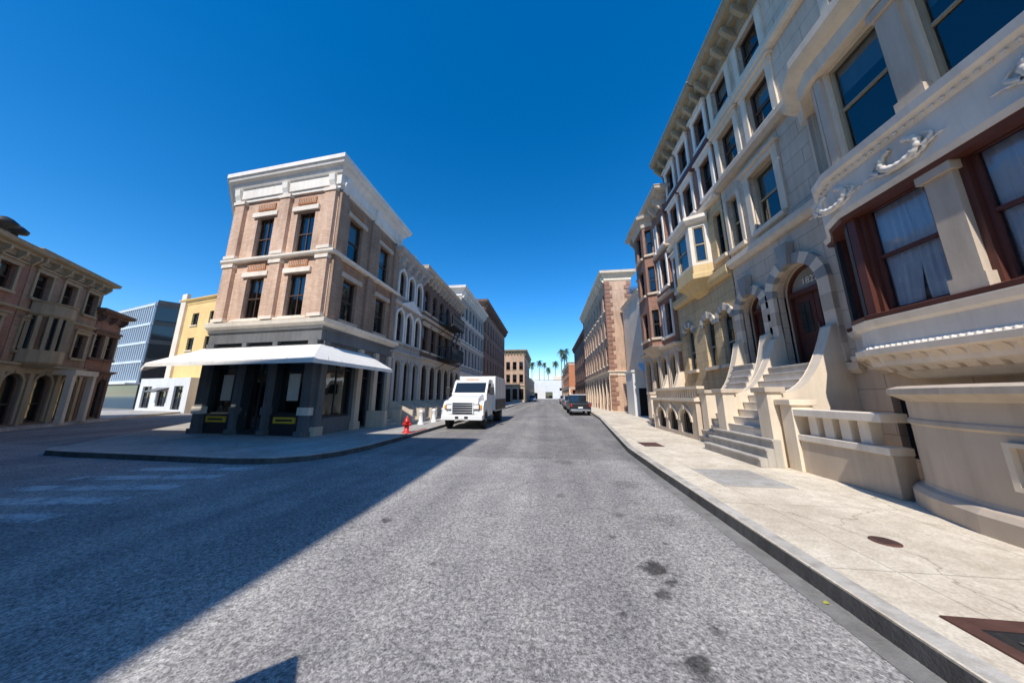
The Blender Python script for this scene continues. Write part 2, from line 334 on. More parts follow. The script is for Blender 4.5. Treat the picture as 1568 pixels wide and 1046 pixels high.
def gen(name,fp,h,mat,trim,faces,floors,corn=(.9,.5),gmat=None,ground=None,gz=3.9,w=.95,fm='brownframe',sur=None,hood=None,belts=(),quoin=None,arch_g=False,brk=True,sill=None):
    b=B(name); n=len(fp); gmat=gmat or mat
    for i in range(n):
        b.fr(fp[i],fp[(i+1)%n])
        if i in faces:
            cols=faces[i]; ops=[]
            for q in range(cols):
                u=b.L*(q+.5)/cols
                for zb,zt,ar in floors: ops.append(O(u,w,zb,zt,arch=ar,sur=sur,hood=hood,fm=fm,sill=sill or trim))
            b.wall(mat,gz,h,ops)
            gops=[]
            if ground=='shop':
                for q in range(cols): 
                    u=b.L*(q+.5)/cols; gops.append(O(u,b.L/cols*.72,.75 if q%3 else .2,gz-.75,sill=None,mull=1,rail=.75,blind=0,fm=fm))
            elif ground=='arch':
                for q in range(cols): u=b.L*(q+.5)/cols; gops.append(O(u,min(1.5,b.L/cols*.62),.25,gz-.45,arch=True,sill=None,sur=trim,blind=0,fm=fm))
            b.wall(gmat,0,gz,gops,k='ground_floor')
            if brk: modillions(b,trim,.15,b.L-.15,h-corn[0]*1.1,h-corn[0]*.42,.0,corn[1]*.8,.75,.13)
            if ground:
                for q in range(cols+1):
                    u=min(max(b.L*q/cols,.14),b.L-.14); b.box('pilaster',trim,u-.13,u+.13,-.02,.10,0,gz-.42)
        else: b.wall(mat,0,h)
    loop=list(fp)
    cornice(b,trim,loop,h+.1,corn[0],corn[1],True)
    for z,t,p in belts: b.sweep('belt_course',trim,loop,[(-.03,z),(p*.6,z),(p,z+t*.4),(p,z+t),(-.03,z+t)],True)
    if ground: b.sweep('belt_course',trim,loop,[(-.03,gz-.42),(.06,gz-.42),(.1,gz-.1),(.24,gz-.02),(.24,gz+.08),(-.03,gz+.08)],True)
    b.prism_z('roof','roof',fp,h-.4,h-.3)
    if quoin:
        for i in faces:
            b.fr(fp[i],fp[(i+1)%n])
            z=.3; q=0
            while z<h-1:
                l=.55 if q%2 else .35; b.box('quoins',quoin,0,l,-.02,.05,z,z+.36); b.box('quoins',quoin,b.L-l,b.L,-.02,.05,z,z+.36); z+=.4; q+=1
    return b
# ---------------------------------------------------------------- ground
b=B('asphalt_road'); b.add('surface','asphalt',[(-700,-300,0),(700,-300,0),(700,1200,0),(-700,1200,0)],[(0,1,2,3)]); b.done()
def side(name,poly,kpath,mat,kmat='kerbmat',extra=None):
    b=B(name); b.prism_z('paving',mat,poly,0.0,.146)
    b.sweep('kerb_top','kerbmat',kpath,[(-.012,.142),(-.03,.15),(-.17,.15),(-.17,.1)])
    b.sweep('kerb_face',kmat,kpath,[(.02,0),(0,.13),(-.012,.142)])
    if extra: extra(b)
    b.done()
rk=[(4.6,90),(4.5,60),(4.25,30),(3.75,22),(3.0,15),(2.42,9.5),(2.38,7),(2.38,2),(2.38,-12)]
side('sidewalk',[(x,y) for x,y in rk][::-1]+[(30,90),(30,-12)],rk,'sidewalk_r','kerbdark')
b=B('gutter_pan'); pts=rk[::-1]; b.add('strip','gutter',[(x-.03,y,.004) for x,y in pts]+[(x-.22,y,.004) for x,y in pts],[(i,i+1,i+1+len(pts),i+len(pts)) for i in range(len(pts)-1)]); b.done()
lk=[(-22,16.2),(-17.3,10.3),(-15.4,7.9),(-15.1,7.35),(-14.6,7.05),(-13.5,6.95),(-8.0,6.75),(-7.0,6.9),(-6.35,7.3),(-5.95,8.0),(-5.75,9.0),(-5.7,11),(-5.75,30),(-5.4,90)]
def redk(b): b.sweep('red_kerb','redkerb',[(-5.735,11.2),(-5.74,13.6)],[(.03,.012),(.012,.14),(-.01,.156),(-.16,.156)])
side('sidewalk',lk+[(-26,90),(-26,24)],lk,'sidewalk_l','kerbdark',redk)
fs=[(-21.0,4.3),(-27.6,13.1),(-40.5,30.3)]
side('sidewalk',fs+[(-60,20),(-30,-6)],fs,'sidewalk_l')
b=B('crosswalk_markings')
for i,(x0,x1,y) in enumerate([(-9.9,-7.0,6.15),(-9.9,-7.0,5.45),(-9.9,-7.0,4.75),(-9.9,-7.0,4.05),(-9.9,-7.0,3.35),(-9.9,-7.0,2.65),(-9.9,-7.0,1.95)]):
    b.add('bar','worn_paint',[(x0,y-.35,.004),(x1,y+.1,.004),(x1,y+.42,.004),(x0,y-.03,.004)],[(0,1,2,3)])
b.done()
# ---------------------------------------------------------------- LEFT CORNER BUILDING
b=B('brick_corner_building')
A=(-15.0,10.9);C=(-9.2,10.45);D=(-9.2,15.7);E=(-20.5,15.7)
H=12.2
b.fr(A,C)
ops=[]
for u in (1.85,4.15):
    ops.append(O(u,.98,5.05,7.05,fm='brownframe',sill='creamlt',mull=1)); ops.append(O(u,.98,7.95,10.1,fm='brownframe',sill='creamlt',mull=1))
b.wall('front_brick',4.6,H,ops)
for u in (.32,3.0,5.48):
    for z0,z1 in ((4.95,7.72),(8.0,11.0)):
        b.box('pilaster','front_brick',u-.28,u+.28,0,.16,z0,z1); b.box('pilaster_base','creamlt',u-.33,u+.33,0,.21,z0,z0+.14); b.box('pilaster_cap','creamlt',u-.33,u+.33,0,.21,z1-.16,z1-.002)
for u in (1.85,4.15):
    b.box('lintel','creamlt',u-.72,u+.72,-.02,.10,7.05,7.27); b.box('lintel','creamlt',u-.72,u+.72,-.02,.10,10.1,10.32)
    for z in (7.33,10.45):
        b.box('panel','terracotta',u-.5,u+.5,-.02,.06,z,z+.32)
        for q in range(10): b.box('panel_tile','front_brick',u-.47+q*.096,u-.43+q*.096,.05,.085,z+.05,z+.27)
    b.box('sill_band','creamlt',u-.86,u+.86,-.02,.14,4.93,5.0)
b.fr(C,D)
ops=[]
for u,w in ((1.35,.95),(3.9,.95)):
    ops.append(O(u,w,5.05,7.05,fm='brownframe',sill='greige')); ops.append(O(u,w,7.95,10.1,fm='brownframe',sill='greige'))
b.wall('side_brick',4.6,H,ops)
for u in (.25,2.65,5.0):
    b.box('pilaster','side_brick',u-.22,u+.22,0,.12,4.95,11.0)
for u in (1.35,3.9):
    for z in (7.05,10.1): b.box('lintel','greige',u-.72,u+.72,-.02,.10,z,z+.22)
    for z in (7.33,10.45):
        b.box('panel','terracotta',u-.5,u+.5,-.02,.06,z,z+.32)
        for q in range(10): b.box('panel_tile','side_brick',u-.47+q*.096,u-.43+q*.096,.05,.085,z+.05,z+.27)
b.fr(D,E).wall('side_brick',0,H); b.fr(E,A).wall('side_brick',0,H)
loop=[A,C,D,E]
b.prism_z('roof','roof',loop,H-.5,H-.4)
b.sweep('cornice','whitetrim',loop,[(0,10.98),(.1,10.98),(.1,11.12),(.16,11.14),(.16,11.62),(.22,11.66),(.3,11.8),(.34,11.88),(.46,11.95),(.5,12.05),(.56,12.1),(.56,12.3),(-.3,12.3)],True)
for p0,p1 in ((A,C),(C,D)):
    b.fr(p0,p1)
    for u in ((.2,3.0,5.58) if p0==A else (.2,2.65,5.05)): b.prism_u('bracket','whitetrim',[(.1,10.9),(.1,11.6),(.3,11.6),(.27,11.3),(.19,11.1),(.17,10.9)],u-.15,u+.15)
b.sweep('belt_course','creamlt',loop,[(-.02,7.78),(.2,7.78),(.24,7.84),(.24,7.93),(-.02,7.94)],True)
b.sweep('belt_course','creamlt',loop,[(-.02,4.5),(.12,4.5),(.2,4.62),(.3,4.68),(.34,4.84),(-.02,4.93)],True)
b.sweep('entablature','storegrey',loop,[(-.02,3.95),(.1,3.95),(.1,4.4),(.18,4.44),(.18,4.5),(-.02,4.5)],True)
b.fr(A,C)
b.wall('storedark',.146,3.96,[O(1.05,1.3,.95,3.4,sill=None,fm='storedark',rail=.8,blind=0),O(2.9,1.1,.25,3.4,sill=None,fm='storedark',rail=.8,mull=1,blind=0),O(4.55,1.35,.95,3.4,sill=None,fm='storedark',rail=.8,blind=0)],k='storefront')
for u in (.2,5.6,2.1,3.72): 
    w=.22 if u in(.2,5.6) else .12
    b.box('pier','storegrey',u-w,u+w,.0,.16,.15,3.94); b.box('pier_block','creamlt' if u in(.2,5.6) else 'storegrey',u-w-.05,u+w+.05,-.02,.2,.95,1.25); b.box('pier_foot','storegrey',u-w-.06,u+w+.06,-.02,.23,.15,.35)
for u in (1.1,4.6): 
    b.box('sign','yellow',u-.52,u+.52,.0,.05,.62,.86); b.box('sign_text','storedark',u-.4,u+.4,.05,.056,.70,.78); b.box('bulkhead_panel','iron',u-.6,u+.6,0,.03,.25,.55)
    b.box('poster','blind',u-.28,u+.28,-.19,-.185,1.5,2.6)
b.fr(C,D)
b.wall('storegrey',.146,3.96,[O(1.35,1.9,.8,3.4,sill=None,fm='storedark',mull=1,rail=.8,blind=0),O(3.15,.9,.2,3.4,sill=None,fm='storedark',rail=.75,blind=0),O(4.5,.9,.2,3.4,sill=None,fm='storedark',rail=.7,blind=0)],k='storefront')
for u in (.2,2.5,3.8,5.05): b.box('pier','greige' if u>2 else 'storegrey',u-.16,u+.16,0,.16,.15,3.94); b.box('pier_foot','greige',u-.22,u+.22,-.02,.22,.15,.5)
inner=[(-16.4,12.1),(-15.15,10.78),(-9.05,10.3),(-9.05,13.4)]
outer=[(-19.0,11.2),(-15.8,9.4),(-8.0,8.85),(-7.65,13.4)]
vs=[(x,y,3.75) for x,y in inner]+[(x,y,2.98) for x,y in outer]+[(x,y,2.83) for x,y in outer]+[(x,y,3.70) for x,y in inner]
fs=[]
for i in range(3): fs+= [(i,i+1,i+5,i+4),(i+4,i+5,i+9,i+8),(i+8,i+9,i+13,i+12)]
fs+=[(3,7,11,15),(0,4,8,12)]
b.add('awning','awning',vs,fs)
for i in range(3):
    for q in range(1,7):
        t=q/7; pi=Vector((*inner[i],3.756)).lerp(Vector((*inner[i+1],3.756)),t); po=Vector((*outer[i],2.986)).lerp(Vector((*outer[i+1],2.986)),t)
        sd=(Vector(outer[i+1])-Vector(outer[i])).normalized()*.012; sd=Vector((sd.x,sd.y,0))
        b.add('awning_seam','greige',[pi-sd,pi+sd,po+sd,po-sd],[(0,1,2,3)])
b.done()
b=B('entry_steps'); b.fr((-9.2,14.2),(-9.2,15.6))
for i in range(3): b.box('step','graystep',0,1.3,.02,.9-.28*i,.146+.16*i,.146+.16*(i+1))
b.box('cheek','greige',-.25,-.02,0,1.0,.146,.95); b.box('cheek','greige',1.32,1.5,0,1.0,.146,.95); b.done()
for x,y in ((-7.0,15.6),(-6.9,17.2),(-6.9,18.8)):
    b=B('bollard'); b.lathe('post','white_paint',(x,y,.146),[(.16,0),(.16,.1),(.12,.14),(.11,.62),(.14,.66),(.12,.75),(.02,.8)],14); b.done()
for y in (16.0,17.6,19.6,21.5,24.3,27):
    b=B('entry_steps'); b.fr((-9.1,y),(-9.1,y+1.2))
    for i in range(4): b.box('step','graystep',0,.95,.02,1.4-.3*i,.146+.17*i,.146+.17*(i+1))
    for a in (-.22,.97):
        b.prism_u('cheek','greige',[(.0,.146),(1.5,.146),(1.5,.9),(1.2,.95),(.3,1.4),(0,1.4)],a,a+.2)
    b.done()
# ---------------------------------------------------------------- left row
g=gen('ornate_stone_building',[(-9.1,15.75),(-9.1,19.4),(-20,19.4),(-20,15.75)],10.7,'greystone','greytrim',{0:3},[(5.0,7.0,True),(7.9,9.6,True)],(.8,.5),'greige','arch',4.3,.8,sur='whitetrim',belts=((7.3,.2,.18),))
g.fr((-9.1,15.75),(-9.1,19.4))
g.prism_d('pediment','whitetrim',[(.3,7.35),(3.35,7.35),(1.82,8.0)],0,.22)
g.prism_d('parapet_gable','whitetrim',[(1.0,10.75),(2.6,10.75),(2.5,11.1),(1.8,11.4),(1.1,11.1)],-.1,.12); g.done()
g=gen('brown_brick_building',[(-9.1,19.45),(-9.1,28.8),(-20,28.8),(-20,19.45)],11.2,'brown_brick','greige',{0:6},[(5.0,6.9,False),(8.0,9.8,True)],(.9,.55),'brown_brick','arch',4.4,.95,hood='greige',belts=((7.4,.2,.15),))
g.fr((-9.1,19.45),(-9.1,28.8)); X1=1.35; UA,UB=3.2,6.4
for z in (4.7,7.6):
    g.box('fire_escape_floor','iron',UA,UB,.05,X1,z,z+.07)
    for q in range(23): u=UA+(UB-UA)*q/22; g.box('fire_escape_rail','iron',u-.018,u+.018,X1-.03,X1,z+.07,z+.98)
    for zz in (.5,.98): g.box('fire_escape_rail','iron',UA,UB,X1-.03,X1+.02,z+zz,z+zz+.05)
    for u in (UA,UB-.03):
        for q in range(8): g.box('fire_escape_rail','iron',u,u+.03,.1+q*.15,.13+q*.15,z+.07,z+.98)
        g.box('fire_escape_rail','iron',u,u+.04,.02,X1,z+.98,z+1.03)
        g.prism_u('fire_escape_bracket','iron',[(.0,z-.8),(.06,z-.8),(X1,z),(X1-.12,z)],u,u+.05)
for d in (.6,1.0): g.prism_d('fire_escape_ladder','iron',[(UA+.2,4.75),(UA+.45,4.75),(UB-.2,7.6),(UB-.45,7.6)],d,d+.05)
g.done()
g=gen('pale_stone_building',[(-9.1,28.9),(-9.1,39.8),(-24,39.8),(-24,28.9)],13.4,'greystone','whitetrim',{0:7},[(5.0,6.9,False),(7.7,9.5,False),(10.2,11.9,False)],(1.0,.6),'greystone','shop',4.1,.85,hood=None,belts=((7.2,.15,.12),(9.8,.15,.12)))
g.done()
gen('red_brick_building',[(-9.1,39.9),(-9.1,61),(-26,61),(-26,39.9)],15.6,'red_brick','brown_brick',{0:9},[(5.2,7.2,False),(8.3,10.3,False),(11.3,13.2,False)],(1.2,.7),'dark_brick','shop',4.2,.95).done()
gen('tan_corner_building',[(-10.6,72),(-5.6,72),(-5.6,92),(-20,92),(-20,72)],13.2,'tan_brick','olive',{0:3,1:5},[(5,7,False),(8.2,10.2,False)],(1.2,.7),'greige','shop',4.2,1.0).done()
gen('tan_corner_building',[(-5.8,96),(-5.8,130),(-22,130),(-22,96)],7.5,'stucco_tan','cream',{0:6,3:3},[(4.4,6,False)],(.5,.3),None,'shop',3.8,1.2,brk=False).done()
# ---------------------------------------------------------------- far-left brownstone row (diagonal street)
dirv=Vector((-.61,.792)); base=Vector((-19.9,2.0))
def dpt(s,off=0):
    nn=Vector((dirv.y,-dirv.x)); p=base+dirv*s+nn*off; return (p.x,p.y)
def row(name,s0,s1,h,mat,trim,cols,floors,bays=(),bd=.75):
    fp=[dpt(s0),dpt(s1),dpt(s1,-9),dpt(s0,-9)]
    g=gen(name,fp,h,mat,trim,{0:cols},floors,(.7,.45),'brownstone','arch',3.3,.9,sur='olive',hood=trim,belts=((6.0,.15,.12),))
    for u in bays:
        path=[]
        for i in range(9):
            a=math.pi*i/8; path.append((u-1.0*math.cos(a),.05+bd*math.sin(a)))
        g.fr(fp[0],fp[1]); w=[g.P(x,d,0) for x,d in path]; pw=[(v.x,v.y) for v in w]
        for z0,z1 in ((3.35,4.1),(5.9,6.6)): g.sweep('oriel','olive',pw,[(-.4,z0-.2),(0,z0),(.08,z0+.1),(.08,z1),(-.1,z1)])
        g.sweep('oriel_glass','carglass',pw,[(-.06,4.1),(-.06,5.9)])
        for i in range(9):
            v=w[i]; g.prism_z('oriel_mullion','olive',[(v.x-.07,v.y-.07),(v.x+.07,v.y-.07),(v.x+.07,v.y+.07),(v.x-.07,v.y+.07)],4.1,5.9)
        g.sweep('oriel','olive',pw,[(-1.0,6.62),(.1,6.62),(.14,6.7),(-1,6.85)])
    return g
g=row('brownstone_rowhouse',-2,11.0,9.1,'red_brick','olive',6,[(4.0,5.5,False),(6.8,8.1,False)],(5.4,9.8))
for s,o in ((9.6,-.3),(10.5,-.5)):
    x,y=dpt(s,o); g.lathe('roof_vent','iron',(x,y,8.9),[(.12,0),(.12,.9),(.36,.95),(.40,1.1),(.2,1.3),(.05,1.38)],14)
g.done()
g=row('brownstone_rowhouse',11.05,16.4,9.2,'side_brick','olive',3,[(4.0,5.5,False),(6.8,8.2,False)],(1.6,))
g.fr(dpt(11.05),dpt(16.4)); g.box('porch','cream',3.0,4.9,0,.9,2.9,3.2); g.box('porch_post','cream',3.0,3.25,.6,.85,.15,2.9); g.box('porch_post','cream',4.65,4.9,.6,.85,.15,2.9)
g.done()
row('brick_rowhouse',16.45,18.9,7.4,'red_brick','brown_brick',2,[(4.2,5.8,False)]).done()
# modern glass building
b=B('modern_office_building')
fp=[(-68,35.5),(-53.9,31.9),(-52.6,33.6),(-58,46)]
b.fr(fp[0],fp[1]); b.wall('officeglass',0,14.6)
for q in range(22):
    u=.2+q*(b.L-.4)/21; b.box('fin','modwhite',u-.07,u+.07,0,.2,3.6,14.6)
for z in (3.4,6.1,8.7,11.3,14.1): b.box('spandrel','modwhite',.0,b.L,.0,.25,z,z+.3)
b.box('ground_canopy','stucco_white',-.2,b.L+.2,-.1,1.2,3.2,3.38)
b.fr(fp[1],fp[2]); b.wall('storedark',0,14.9)
for z in (1,4.2,6.8,9.4,12.0): b.box('ribbon_window','carglass',.1,b.L-.1,.0,.06,z,z+1.9)
b.fr(fp[2],fp[3]).wall('storedark',0,14.9); b.fr(fp[3],fp[0]).wall('modwhite',0,14.6); b.prism_z('roof','roof',fp,14.5,14.62); b.done()
b=B('yellow_stucco_building')
fp=[(-44.4,28.6),(-30,25.6),(-30,40),(-42,40)]
b.fr(fp[0],fp[1]); ops=[]
for u in (3.0,6.4,9.8,13.2):
    for z in (6.9,9.9): ops.append(O(u,1.3,z,z+1.5,sill='cream',rail=0,mull=1,blind=0))
b.wall('stucco_yellow',0,13.0,ops); b.box('pilaster','cream',-.1,.9,-.1,.25,0,14.0)
for i in (1,2,3): b.fr(fp[i],fp[(i+1)%4]).wall('stucco_yellow',0,13.0)
cornice(b,'stucco_yellow',fp,13.2,.6,.35,True); b.prism_z('roof','roof',fp,12.7,12.8)
b.fr(fp[0],fp[1]); b.prism_d('hip_roof','roof',[(3,13.2),(14,13.2),(12,14.2),(5,14.2)],-6,-1); b.done()
b=B('white_shop_annex')
fp=[(-45,26.8),(-36,25.0),(-36,27),(-45,28.3)]
b.fr(fp[0],fp[1]); b.wall('stucco_white',0,3.4,[O(1.6,1.8,.4,2.7,sill=None,mull=1,blind=0),O(4.6,1.8,.6,2.2,sill=None,mull=2,blind=0),O(7.4,1.6,.3,2.7,sill=None,mull=1,blind=0)])
for i in (1,2,3): b.fr(fp[i],fp[(i+1)%4]).wall('stucco_white',0,3.4)
b.prism_z('roof','stucco_white',fp,3.4,3.55); b.fr(fp[0],fp[1]); b.prism_u('shade','car_black',[(0,2.4),(0,2.55),(1.0,2.15),(1.0,2.05)],3.5,5.7); b.done()
# ---------------------------------------------------------------- building behind camera that casts the street shadow
gen('warehouse_building',[(-30,-20),(-5.3,-20),(-5.3,-4),(-30,-4)],16.9,'brown_brick','brown_brick',{2:8,1:5},[(5,7,False),(9,11,False)],(.5,.1),None,'shop',4,1.1,brk=False).done()
b=B('photographer_shadow_caster'); X0=-2.02; Y9=-.03; b.lathe('post','iron',(X0,Y9-.03,0),[(.03,0),(.03,2.0)],8)  # unseen diamond on a post, added to cast the photographer's shadow on the road
b.add('panel','yellow',[(X0+a,Y9+q,z) for q in (0,.007) for a,z in ((0,1.7),(.26,1.99),(0,2.28),(-.26,1.99))],[(0,1,2,3),(7,6,5,4),(0,1,5,4),(1,2,6,5),(2,3,7,6),(3,0,4,7)]); b.done()
# ---------------------------------------------------------------- RIGHT MAIN BUILDING (rowhouse block)
XF=7.0
b=B('limestone_rowhouse')
Y1,Y0=10.9,-3.0
b.fr((XF,Y1),(XF,Y0)); U=lambda y:Y1-y
W=lambda y,w,zb,zt,**k:O(U(y),w,zb,zt,**k)
ops=[W(8.45,1.45,2.5,5.35,arch=True,nowin=True),W(10.2,1.05,2.7,5.1,arch=True,nowin=True)]
ops+=[W(8.9,1.05,7.0,9.0,fm='olive',fw=.1,sur='cream',surw=.22,hood='cream',sill='cream'),
      W(10.35,.6,7.0,9.0,fm='olive',sill='cream',sur='cream')]
for y in (10.1,8.5): ops.append(W(y,.95,10.1,11.75,fm='brownframe',sur='cream',surw=.2,hood='cream',sill='cream')); ops.append(W(y,.95,12.55,14.0,fm='brownframe',sur='cream',surw=.2,sill='cream'))
for y in (5.6,4.2,2.6): ops.append(W(y,1.0,10.1,11.75,fm='brownframe',sur='cream',surw=.2,hood='cream',sill='cream')); ops.append(W(y,.95,12.55,14.0,fm='brownframe',sur='cream',surw=.2,sill='cream'))
ops+=[W(6.4,.9,.5,1.7,sill=None,fm='iron',mull=4,blind=0)]
b.wall('limestone',0,15.0,ops)
b.fr((XF,Y0),(XF+9,Y0)).wall('limestone',0,15); b.fr((XF+9,Y0),(XF+9,Y1)).wall('limestone',0,15); b.fr((XF+9,Y1),(XF,Y1)).wall('limestone',0,15)
b.fr((XF,Y1),(XF,Y0))
fpR=[(XF,Y1),(XF,Y0),(XF+9,Y0),(XF+9,Y1)]
b.prism_z('roof','roof',fpR,14.6,14.7)
fr=[(XF,Y1),(XF,Y0)]
cornice(b,'olive',fr,15.2,.95,.62); modillions(b,'olive',.2,b.L-.2,14.2,14.75,.0,.5,.6,.13)
for z,t,p,m in ((12.05,.28,.2,'cream'),(9.6,.3,.25,'greige'),(6.35,.3,.18,'cream'),(2.2,.25,.12,'cream')):
    b.sweep('belt_course',m,[(XF,Y1),(XF,7.2)] if z<9.7 else fr,[(-.02,z),(p*.5,z),(p,z+t*.4),(p,z+t),(-.02,z+t)])
def doorway(b,y,w,zb,zt,num=None):
    u=U(y); h=w/2; zp=zt-h
    b.arcring('arch_stones',['bluegrey','cream'],u,zp,h,h+.30,-.03,.12,11)
    b.prism_d('keystone','bluegrey',[(u-.12,zt-.02),(u+.12,zt-.02),(u+.2,zt+.62),(u-.2,zt+.62)],.02,.24)
    for sg in (-1,1):
        a,c=sorted((u+sg*h,u+sg*(h+.30)))
        z=zb; q=0
        while z<zp-.01: z2=min(z+.42,zp); b.box('jamb_stones',('cream','greige')[q%2],a,c,-.03,.12+.004*(q%2),z,z2); z=z2;q+=1
    d=-.42
    for sg in (-1,1): a,c=sorted((u+sg*h,u+sg*(h-.1))); b.box('door_frame','mahogany',a,c,d,d+.12,zb,zp)
    b.box('transom','mahogany',u-h+.1,u+h-.1,d,d+.14,zp-.08,zp+.06)
    loop=[(u+h*math.cos(math.pi*i/12),zp+h*math.sin(math.pi*i/12)) for i in range(13)]
    b.quad('fanlight','bluegrey',*[(a,d+.04,z) for a,z in loop])
    for i in range(12):
        a0,a1=math.pi*i/12,math.pi*(i+1)/12; b.prism_d('door_frame','mahogany',[(u+r*math.cos(a),zp+r*math.sin(a)) for r,a in ((h-.08,a0),(h,a0),(h,a1),(h-.08,a1))],d,d+.12)
    lw=h-.1
    for sg in (-1,1):
        a,c=sorted((u+sg*.01,u+sg*lw))
        b.box('door_leaf','mahogany',a,c,d,d+.05,zb,zp-.08)
        b.box('door_glass','carglass',a+.13,c-.12,d+.045,d+.058,zb+.95,zp-.3)
        b.box('door_panel','mahogany',a+.12,c-.12,d+.05,d+.075,zb+.2,zb+.75)
        if sg>0: b.box('door_handle','chrome',a+.02,a+.06,d+.05,d+.1,zb+.95,zb+1.15)
    lp=[(u-h,zb),(u+h,zb)]+loop
    for i in range(len(lp)):
        p,q=lp[i],lp[(i+1)%len(lp)]
        if abs(p[0]-q[0])+abs(p[1]-q[1])>1e-5: b.quad('reveal','cream',(p[0],-.2,p[1]),(q[0],-.2,q[1]),(q[0],-.46,q[1]),(p[0],-.46,p[1]))
    b.quad('back','interior',*[(p[0],-.46,p[1]) for p in lp])
    if num:
        cu=bpy.data.curves.new('house_number','FONT'); cu.body=num; cu.size=.26; cu.extrude=.005; cu.align_x='CENTER'; ob=bpy.data.objects.new('house_number',cu); cu.materials.append(MATS['letter'])
        ob.location=(XF+.36,y,zp+.2); ob.rotation_euler=(R(90),0,R(-90)); S.collection.objects.link(ob); return ob
nums=[doorway(b,8.45,1.45,2.5,5.35,'1822'),doorway(b,10.2,1.05,2.7,5.1,'1820')]
# ---- big bay
bp=[(XF,7.25),(6.93,7.05),(6.72,6.8),(6.42,6.5),(6.25,6.1),(6.25,1.0),(6.5,.3),(XF,0)]
bw=[(XF,7.15),(6.32,6.12),(6.32,1.0),(XF,.1)]
def baystorey(z0,z1,zb,zt,fm,mat,cur):
    gm='bayglass' if cur else 'glass'
    b.fr(bw[0],bw[1]); b.wall(mat,z0,z1,[O(b.L*.5,.72,zb,zt,dep=.12,gm=gm,fm=fm,fw=.07,sill=None,rail=.52,curtain=cur,blind=0)],k='bay_wall')
    b.fr(bw[1],bw[2]); ops=[]
    for (a,c) in ((5.93,4.98),(4.5,3.35),(2.9,1.75)): ops.append(O(6.12-(a+c)/2,a-c,zb,zt,dep=.12,gm=gm,fm=fm,fw=.06,sill=None,rail=.52,curtain=cur,blind=.3))
    b.wall(mat,z0,z1,ops,k='bay_wall'); b.fr(bw[2],bw[3]).wall(mat,z0,z1,k='bay_wall')
baystorey(3.1,5.5,3.22,5.3,'mahogany','mahogany',True)
baystorey(6.3,9.3,6.5,8.75,'olive','cream',False)
for z0,z1,mt in ((3.22,5.3,'greige'),(6.5,8.75,'greige')):
    b.fr(bw[1],bw[2])
    for y0,y1 in ((4.9,4.58),(3.27,2.98)):
        b.box('bay_pilaster',mt,6.12-y0,6.12-y1,0,.10,z0,z1-.02)
        b.box('bay_pilaster_cap',mt,6.12-y0-.05,6.12-y1+.05,0,.16,z1-.2,z1-.022); b.box('bay_pilaster_base',mt,6.12-y0-.04,6.12-y1+.04,0,.14,z0,z0+.22)
    b.box('bay_pilaster','mahogany' if z0<5 else mt,-.02,.12,-.05,.08,z0,z1-.02)
    b.fr(bw[0],bw[1])
    for u in (.12,b.L-.12): b.box('bay_pilaster','darkframe' if z0<5 else mt,u-.1,u+.1,-.02,.08,z0,z1-.02)
b.sweep('bay_sill','mahogany',bp,[(-.15,3.12),(.10,3.12),(.12,3.2),(.02,3.235),(-.15,3.24)])
b.sweep('bay_apron','creamlt',bp,[(-.6,2.0),(-.45,2.02),(-.3,2.15),(-.05,2.25),(.0,2.42),(.14,2.46),(.16,2.56),(.06,2.6),(.02,2.66),(.02,2.95),(.08,3.0),(.12,3.1),(.12,3.118),(-.3,3.118)])
b.sweep('bay_band','creamlt',bp,[(-.1,5.32),(.14,5.32),(.18,5.42),(.1,5.46),(.10,6.12),(.16,6.2),(.24,6.26),(.26,6.4),(.05,6.48),(-.1,6.48)])
b.sweep('bay_band_lip','mahogany',bp,[(-.1,5.24),(.1,5.24),(.13,5.316),(-.1,5.316)])
b.sweep('bay_cornice','cream',bp,[(-.1,8.78),(.12,8.78),(.14,9.1),(.3,9.2),(.4,9.3),(.4,9.5),(-.6,9.62)])
def along(path,step):
    out=[]; 
    for (a,c) in zip(path,path[1:]):
        a=Vector(a);c=Vector(c);L=(c-a).length;n=max(1,int(L/step)); d=(c-a)/L
        for i in range(n): out.append((a+d*(i+.5)*L/n,Vector((d.y,-d.x)),d))
    return out
for z,st,r,of in ((2.58,.085,.035,.10),(6.16,.12,.03,.17)):
    for p,nn,d in along(bp[:6],st):
        q=p+nn*of
        if q.y<2.8: continue
        b.lathe('beads','creamlt',(q.x,q.y,z-r),[(.2*r,0),(r*.8,r*.5),(r,r),(r*.7,r*1.6),(.1*r,r*2)],6)
for p,nn,d in along(bp[:6],.22):
    q=p+nn*.0
    if q.y<2.8: continue
    pts=[(-.09,2.14),(.09,2.14),(.1,2.36),(.05,2.44),(-.05,2.44),(-.1,2.36)]
    v=[(q.x+d.x*a-nn.x*(.08+(2.42-z)*.8),q.y+d.y*a-nn.y*(.08+(2.42-z)*.8),z) for a,z in pts]+[(q.x+d.x*a*.8+nn.x*(.05-(2.42-z)*.8),q.y+d.y*a*.8+nn.y*(.05-(2.42-z)*.8),z) for a,z in pts]
    b.add('gadroons','cream',v,[(0,1,2,3,4,5),(11,10,9,8,7,6)]+[(i,(i+1)%6,(i+1)%6+6,i+6) for i in range(6)])
def tube(k,mat,pts,rad,seg=6):
    vs=[];fs=[];n=len(pts)
    for i,p in enumerate(pts):
        t=(Vector(pts[min(i+1,n-1)])-Vector(pts[max(i-1,0)])).normalized(); a=Vector((1,0,0)); c=t.cross(a).normalized()
        r=rad(i/(n-1))
        for j in range(seg): an=2*math.pi*j/seg; vs.append(Vector(p)+(a*math.cos(an)*.8+c*math.sin(an))*r)
    for i in range(n-1):
        for j in range(seg): fs.append((i*seg+j,i*seg+(j+1)%seg,(i+1)*seg+(j+1)%seg,(i+1)*seg+j))
    b.add(k,mat,vs,fs,True)
